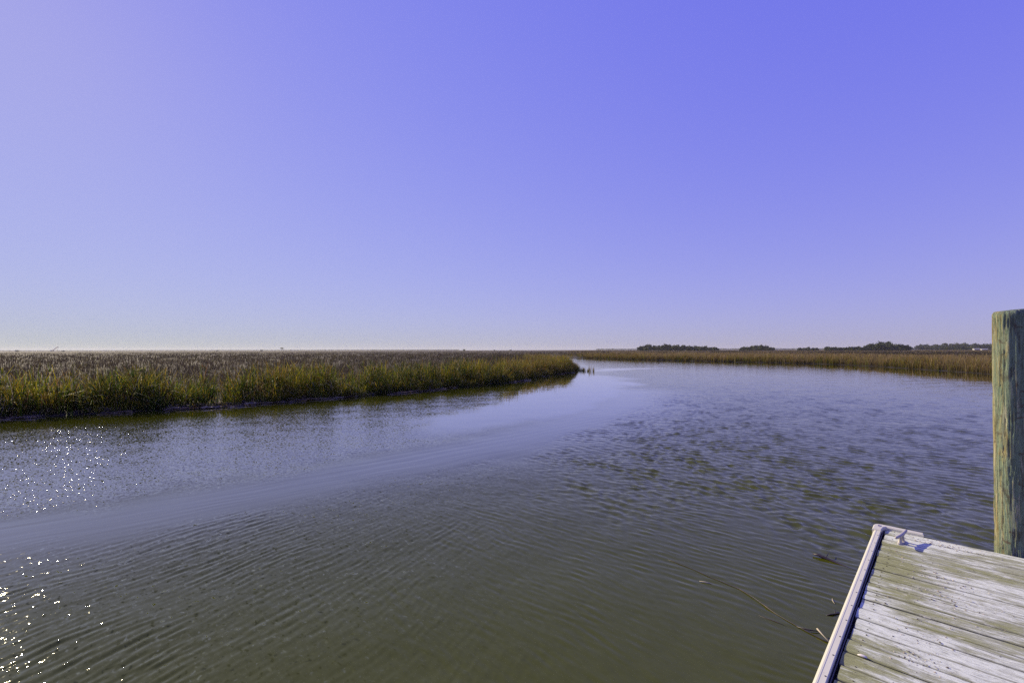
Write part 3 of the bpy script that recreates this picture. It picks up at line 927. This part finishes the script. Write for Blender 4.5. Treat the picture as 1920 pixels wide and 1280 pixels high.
# close the top with triangles: rebuild from a plain list
me = bpy.data.meshes.new('mooring_pile')
me.from_pydata(V.tolist(), [], [tuple(map(int, f_)) if f_[2] != f_[3] else tuple(map(int, f_[:3])) for f_ in F])
me.polygons.foreach_set('use_smooth', [True] * len(me.polygons)); me.update()
me.materials.append(m_pile)
pile = link(bpy.data.objects.new('mooring_pile', me))
pile.location = (pile_c.x, pile_c.y, 0)
tag(pile, 'tall round weathered timber pile with green and ochre streaks at the dock end', 'pile')

# ================================================================== things afloat beside the dock
m_reed, t, p = new_mat('wet_reed')
tc = nd(t, 'ShaderNodeTexCoord')
n1 = noise(t, tc.outputs['Object'], 4.5, 3, .6)
t.links.new(ramp(t, n1.outputs[0], [(.50, (.024, .017, .010)), (.62, (.065, .042, .022)), (.72, (.22, .16, .09))]), p.inputs['Base Color'])
p.inputs['Roughness'].default_value = .5
m_stick = simple_mat('wet_stick', (.030, .020, .022), .45, .5, 40)
m_straw = simple_mat('straw', (.42, .36, .27), .6, .3, 60)
def afloat(name, path, radii, mat, label, cat, sides=6):
    o0 = Vector(path[0])
    v, f = tube([Vector(q_) - o0 for q_ in path], radii, sides)
    o = mesh_obj(name, v, f, mat, None, True)
    o.location = o0
    return tag(o, label, cat)
o = afloat('floating_reed', [(1.50, 4.50, -.004), (1.56, 4.43, .000), (1.69, 4.27, .000), (1.80, 4.10, .002), (1.935, 3.92, .007), (1.99, 3.76, .010), (2.02, 3.63, .006),
           (2.045, 3.56, .000), (2.07, 3.49, .002), (2.12, 3.37, .003), (2.19, 3.24, .001), (2.27, 3.15, -.002)],
           [.0015, .002, .003, .003, .0035, .004, .004, .004, .004, .004, .0045, .005], m_reed,
           'long thin brown reed floating out from the dock rail', 'reed')
v, f = tube([Vector(q_) - Vector((1.50, 4.50, -.004)) for q_ in [(2.10, 3.39, .002), (2.17, 3.34, .008), (2.235, 3.33, .004)]], [.005, .004, .002], 6)
mesh_obj('side_shoot', v, f, m_reed, o, True)
o = afloat('floating_stick', [(2.985, 4.545, .020), (3.02, 4.51, .024), (3.055, 4.475, .012), (3.09, 4.43, .006), (3.14, 4.33, .002), (3.20, 4.21, -.003)],
           [.006, .013, .015, .012, .007, .003], m_stick, 'dark knobbly stick floating off the dock corner', 'stick', 8)
v, f = tube([Vector(q_) - Vector((2.985, 4.545, .020)) for q_ in [(3.06, 4.47, .012), (3.10, 4.50, .03), (3.145, 4.545, .034)]], [.005, .004, .0015], 6)
mesh_obj('side_shoot', v, f, m_stick, o, True)
o = afloat('floating_twig', [(2.42, 3.535, .001), (2.46, 3.54, .006), (2.52, 3.555, .003), (2.58, 3.57, .0)], [.003, .006, .005, .003], m_stick,
           'short dark forked twig in the water against the rail', 'twig')
v, f = tube([Vector(q_) - Vector((2.42, 3.535, .001)) for q_ in [(2.50, 3.552, .004), (2.535, 3.60, .01)]], [.004, .002], 6)
mesh_obj('side_shoot', v, f, m_stick, o, True)
afloat('straw', [(2.20, 3.315, .035), (2.205, 3.26, .022), (2.215, 3.19, .004)], [.006, .004, .0035], m_straw, 'pale straw standing out of the water close to the rail', 'straw')
afloat('straw', [(1.655, 4.055, .003), (1.70, 4.03, .006), (1.74, 4.005, .003)], [.002, .0035, .002], m_straw, 'small pale straw floating left of the long reed', 'straw')
afloat('straw', [(2.625, 3.76, .006), (2.605, 3.73, .008), (2.595, 3.69, .003)], [.003, .0035, .002], m_straw, 'tiny pale straw floating between the dark stick and the twig', 'straw')
afloat('sunken_reed', [(1.87, 3.58, -.003), (1.93, 3.50, .001), (1.985, 3.45, .002), (2.03, 3.40, -.003)], [.0025, .003, .004, .003], m_reed,
       'faint thin reed lying just under the water beside the long reed', 'reed')

# ================================================================== far trees, shrubs, houses
m_tree = leaf_mat('oak_foliage', .18, .6)
m_bark = simple_mat('bark', (.07, .055, .045), .9, .4, 3)
def crown_mesh(seed, w, h, base, n=420, size=.62, dens=6):
    r = np.random.default_rng(seed)
    lobes = []
    for k in range(dens):
        a = r.uniform(0, 6.28); d = r.uniform(.05, .42) * w * .85
        lobes.append((math.cos(a) * d, math.sin(a) * d, base + (h - base) * r.uniform(.22, .66), w * r.uniform(.18, .30), (h - base) * r.uniform(.24, .36)))
    lobes.append((0, 0, base + (h - base) * .60, w * .28, (h - base) * .38))
    lobes.append((w * .12, 0, base + (h - base) * .25, w * .36, (h - base) * .26))
    lob = np.array(lobes)
    k = r.integers(0, len(lob), n)
    d = r.normal(size=(n, 3)); d /= np.linalg.norm(d, axis=1)[:, None]
    rad = r.uniform(.55, 1.05, n)[:, None]
    c = lob[k, :3] + d * rad * np.stack([lob[k, 3], lob[k, 3], lob[k, 4]], 1)
    nrm = d + r.normal(size=(n, 3)) * .6; nrm /= np.linalg.norm(nrm, axis=1)[:, None]
    a = np.cross(nrm, r.normal(size=(n, 3))); a /= np.linalg.norm(a, axis=1)[:, None]
    b = np.cross(nrm, a)
    s = size * r.uniform(.6, 1.4, n)[:, None]
    c[:, 2] = np.maximum(c[:, 2], .2)
    V = np.stack([c - a * s, c - b * s * .8, c + a * s, c + b * s * .9], 1)
    col = np.ones((n, 4, 4)); base_c = np.array([(.040, .056, .020), (.058, .074, .026), (.072, .076, .034), (.034, .046, .020)])[r.integers(0, 4, n)]
    col[:, :, :3] = (base_c * r.uniform(.75, 1.25, (n, 1)))[:, None, :]
    i = np.arange(n) * 4
    return np_mesh('crown', V.reshape(-1, 3), np.stack([i, i + 1, i + 2, i + 3], 1), m_tree, False, {'Col': col.reshape(-1, 4)})
def trunk_mesh(seed, h, rad, limbs=3):
    r = random.Random(seed)
    vs, fs = [], []
    def put(path, rd):
        v, f = tube(path, rd, 6)
        o = len(vs); vs.extend(v); fs.extend([tuple(q_ + o for q_ in ff) for ff in f])
    lean = (r.uniform(-.08, .08) * h, r.uniform(-.08, .08) * h)
    put([(0, 0, -.3), (lean[0] * .3, lean[1] * .3, h * .35), (lean[0], lean[1], h * .75)], [rad * 1.3, rad, rad * .4])
    for k in range(limbs):
        a = r.uniform(0, 6.28)
        put([(lean[0] * .3, lean[1] * .3, h * .33), (math.cos(a) * h * .25, math.sin(a) * h * .25, h * .55), (math.cos(a) * h * .42, math.sin(a) * h * .42, h * .68)],
            [rad * .6, rad * .4, rad * .15])
    me = bpy.data.meshes.new('trunk'); me.from_pydata([tuple(q_) for q_ in vs], [], fs); me.update(); me.materials.append(m_bark)
    return me
TREES = [(crown_mesh(100 + k, 10 + 1.5 * (k % 3), 8.0 + .8 * (k % 4), .1, 560, .78, 8), trunk_mesh(200 + k, 8.0 + .8 * (k % 4), .32)) for k in range(7)]
SHRUBS = [(crown_mesh(150 + k, 6.0, 2.6 + .5 * k, .2, 220, .34, 5), trunk_mesh(250 + k, 2.6, .10)) for k in range(3)]
def plant(kind, proto, x, y, z, s, sz, rot, label, cat, group=None):
    e = empty(kind, (x, y, z), rot)
    e.scale = (s, s, sz)
    for nm, me in (('crown', proto[0]), ('trunk', proto[1])):
        link(bpy.data.objects.new(nm, me), e)
    return tag(e, label, cat, group)
def gz1(x, y):
    return float(ground_z(np.array([x]), np.array([y]))[0])
def az_px(px):                      # bearing of a landmark
    return (px - 960) / 850
rt = random.Random(9)
def wood(px0, px1, dist, count, hfun, label, group, depth=40):
    for k in range(count):
        f_ = (k + rt.uniform(.2, .8)) / count
        a = az_px(px0 + (px1 - px0) * f_)
        y_ = dist + rt.uniform(0, depth) * (1 if k % 2 else .3)
        x_ = a * y_
        pr = TREES[rt.randrange(7)]
        hh_ = hfun(f_) * rt.uniform(.82, 1.12)
        s_ = max(.45, hh_ / 9.0)
        plant('evergreen_tree', pr, x_, y_, gz1(x_, y_), s_ * rt.uniform(1.0, 1.4), s_, rt.uniform(0, 6.28), label, 'tree', group)
wood(1196, 1348, 560, 22, lambda f: 5.2 + 3.6 * math.sin(math.pi * min(1, max(0, f))) ** .6 - 1.5 * f, 'dark evergreen tree in the leftmost wooded island across the marsh', 'trees of the leftmost island')
wood(1387, 1452, 560, 10, lambda f: 4.2 + 3.0 * math.sin(math.pi * f) ** .6, 'dark evergreen tree in the small wooded island second from the left', 'trees of the small second island')
wood(1496, 1534, 520, 6, lambda f: 3.0 + 1.6 * math.sin(math.pi * f), 'low dark tree in the short clump left of the tall wooded hump', 'trees of the low clump')
wood(1545, 1705, 450, 26, lambda f: 3.2 + 6.2 * math.exp(-((f - .72) / .27) ** 2), 'dark tree of the tall wooded hump across the marsh', 'trees of the tall hump')
wood(1716, 1880, 830, 26, lambda f: 8.5 + 3.2 * math.sin(math.pi * (.25 + .6 * f)), 'hazy tree in the distant wood behind the white houses', 'trees of the distant right wood', 120)
wood(1745, 1835, 640, 12, lambda f: 4.6 + 1.2 * math.sin(math.pi * f), 'low dark tree in front of the distant right wood', 'low trees before the right wood', 30)
for px_, dist, w_, lab in ((33, 800, 1.1, 'small dark shrub on the far left of the horizon'), (118, 800, .8, 'small dark shrub just right of the crane'),
                           (407, 900, .9, 'low dark shrub alone on the left horizon'), (870, 760, 1.0, 'dark shrub on the horizon, leftmost of three above the green bank'),
                           (927, 760, .7, 'dark shrub on the horizon, middle of three above the green bank'), (958, 760, .7, 'dark shrub on the horizon, rightmost of three above the green bank')):
    x_ = az_px(px_) * dist
    plant('horizon_shrub', SHRUBS[rt.randrange(3)], x_, dist, gz1(x_, dist), w_ * 1.2, w_ * .95, rt.uniform(0, 6), lab, 'shrub', 'shrubs on the horizon')
# a bent snag and a lone flat-topped pine
x_ = az_px(490) * 800
sn = plant('leaning_shrub', SHRUBS[1], x_, 800, gz1(x_, 800), 1.0, .9, 1.0, 'dark shrub with one bare leaning limb on the horizon', 'shrub')
v, f = tube([(.5, 0, .5), (-1.2, 0, 3.0), (-2.2, 0, 5.4)], [.35, .22, .08], 6)
mesh_obj('bare_limb', v, f, m_bark, sn)
x_ = az_px(528) * 800
plant('lone_pine', (crown_mesh(170, 8, 6.4, 4.3, 200, .42, 5), trunk_mesh(270, 6.4, .16, 2)), x_, 800, gz1(x_, 800), 1.0, 1.0, .4,
      'lone flat-topped tree with a thin trunk on the horizon', 'tree')

# far woods along the horizon: one mass
def far_band(name, az0, az1, dist, h0, label, seed):
    r = np.random.default_rng(seed)
    n = 9000
    px_ = r.uniform(az0, az1, n)
    xw = az_px(px_) * dist; yw = dist + r.uniform(0, 60, n)
    top = h0 * (.75 + .4 * fbm(px_ * .035, px_ * 0 + seed, seed, 4))
    c = np.stack([xw, yw, r.random(n) ** .7 * top + .5], 1)
    a = r.normal(size=(n, 3)); a /= np.linalg.norm(a, axis=1)[:, None]
    b = np.cross(a, r.normal(size=(n, 3))); b /= np.linalg.norm(b, axis=1)[:, None]
    s = r.uniform(1.6, 4.0, (n, 1)); s2 = r.uniform(.8, 1.6, (n, 1))
    V = np.stack([c - a * s, c - b * s2, c + a * s, c + b * s2], 1).reshape(-1, 3)
    col = np.ones((n * 4, 4)); col[:, :3] = np.repeat(np.array([.040, .050, .030]) * r.uniform(.7, 1.3, (n, 1)), 4, 0)
    i = np.arange(n) * 4
    me = np_mesh(name, V, np.stack([i, i + 1, i + 2, i + 3], 1), m_tree, False, {'Col': col})
    tag(link(bpy.data.objects.new(name, me)), label, 'woods', kind='stuff')
far_band('far_woods', -60, 860, 2600, 4.2, 'thin bluish line of far woods along the left horizon', 51)
far_band('far_woods', 1120, 1900, 2400, 7.0, 'thin bluish line of far woods behind the tree islands', 52)

# white houses at the edge of the right-hand wood
m_wall = simple_mat('white_wall', (.50, .49, .47), .7, .1, 2)
m_roof = simple_mat('grey_roof', (.40, .39, .40), .6, .2, 2)
m_win = simple_mat('dark_window', (.03, .035, .045), .15, .2, 2)
def house(px_, dist, w, d, h, label):
    x_ = az_px(px_) * dist
    e = empty('white_house', (x_, dist, gz1(x_, dist)), math.radians(-20))
    box('wall', -w / 2, w / 2, -d / 2, d / 2, -.3, h, m_wall, e)
    vs = [(-w / 2 - .4, -d / 2 - .5, h + .02), (w / 2 + .4, -d / 2 - .5, h + .02), (w / 2 + .4, d / 2 + .5, h + .02), (-w / 2 - .4, d / 2 + .5, h + .02), (-w / 2 - .4, 0, h + .7), (w / 2 + .4, 0, h + .7)]
    mesh_obj('roof', vs, [(0, 1, 5, 4), (2, 3, 4, 5), (0, 4, 3), (1, 2, 5), (3, 2, 1, 0)], m_roof, e)
    for xx in (-w * .32, w * .12, w * .34):
        box('window', xx - .5, xx + .5, -d / 2 - .05, -d / 2 - .01, h * .45, h * .8, m_win, e)
    box('door', -w * .12 - .45, -w * .12 + .45, -d / 2 - .05, -d / 2 - .01, .05, h * .85, m_win, e)
    tag(e, label, 'house', 'white houses across the marsh')
house(1830, 600, 5.6, 4, 1.5, 'small white house before the distant wood, left of the two')
house(1845, 600, 6.0, 4, 1.0, 'small white house before the distant wood, right of the two beside the pile')

# crane far out on the left
D = 1500
x_ = az_px(98) * D
cr = empty('crane', (x_, D, gz1(x_, D)))
m_cr = simple_mat('crane_paint', (.42, .17, .14), .6, .2, 1)
m_crd = simple_mat('crane_dark', (.05, .045, .05), .6, .2, 1)
box('cab', -3.5, 3, -2, 2, 1.4, 4.2, m_crd, cr)
box('track', -4, 4, -2.6, -1.2, 0, 1.4, m_crd, cr)
box('track', -4, 4, 1.2, 2.6, 0, 1.4, m_crd, cr)
vs, fs = [], []
def strut(a, b, rd):
    v, f = tube([a, b], [rd, rd], 5)
    o = len(vs); vs.extend([tuple(q_) for q_ in v]); fs.extend([tuple(q_ + o for q_ in ff) for ff in f])
for dy in (-.8, .8):
    strut((1, dy, 3.2), (19.5, dy * .4, 16.5), .32); strut((1.6, dy, 2.2), (19.8, dy * .4, 15.6), .32)
for k in range(10):
    f0, f1 = k / 10, (k + 1) / 10
    strut((1 + 18.5 * f0, -.8, 3.2 + 13.3 * f0), (1.6 + 18.2 * f1, .8, 2.2 + 13.4 * f1), .16)
mesh_obj('boom', vs, fs, m_cr, cr)
v, f = tube([(19.8, 0, 16.0), (19.2, 0, 8.0), (18.9, 0, 3.0)], [.28, .22, .22], 6)
mesh_obj('hoist_line', v, f, m_cr, cr)
v, f = tube([(18.9, 0, 3.2), (18.9, 0, 2.2), (18.9, 0, 1.6)], [.3, .7, .3], 8)
mesh_obj('hook_block', v, f, m_cr, cr)
tag(cr, 'tiny reddish crane with raised lattice boom on the left horizon', 'crane')

# ------------------------------------------------------------------ thin sea air over the marsh
m_haze = bpy.data.materials.new('haze')
m_haze.use_nodes = True
t = m_haze.node_tree
t.nodes.clear()
vol = nd(t, 'ShaderNodeVolumePrincipled')
vol.inputs['Color'].default_value = (.88, .88, .90, 1)
vol.inputs['Density'].default_value = .00011
vol.inputs['Anisotropy'].default_value = .2
out = nd(t, 'ShaderNodeOutputMaterial')
t.links.new(vol.outputs[0], out.inputs['Volume'])
hv = [(a, b, c) for c in (-2.4, 24) for a, b in ((-4600, -4600), (4600, -4600), (4600, 4600), (-4600, 4600))]
hz = mesh_obj('haze', hv, [(3, 2, 1, 0), (4, 5, 6, 7), (0, 1, 5, 4), (1, 2, 6, 5), (2, 3, 7, 6), (3, 0, 4, 7)], m_haze)
tag(hz, 'thin pale haze in the air over the marsh', 'haze', kind='stuff')
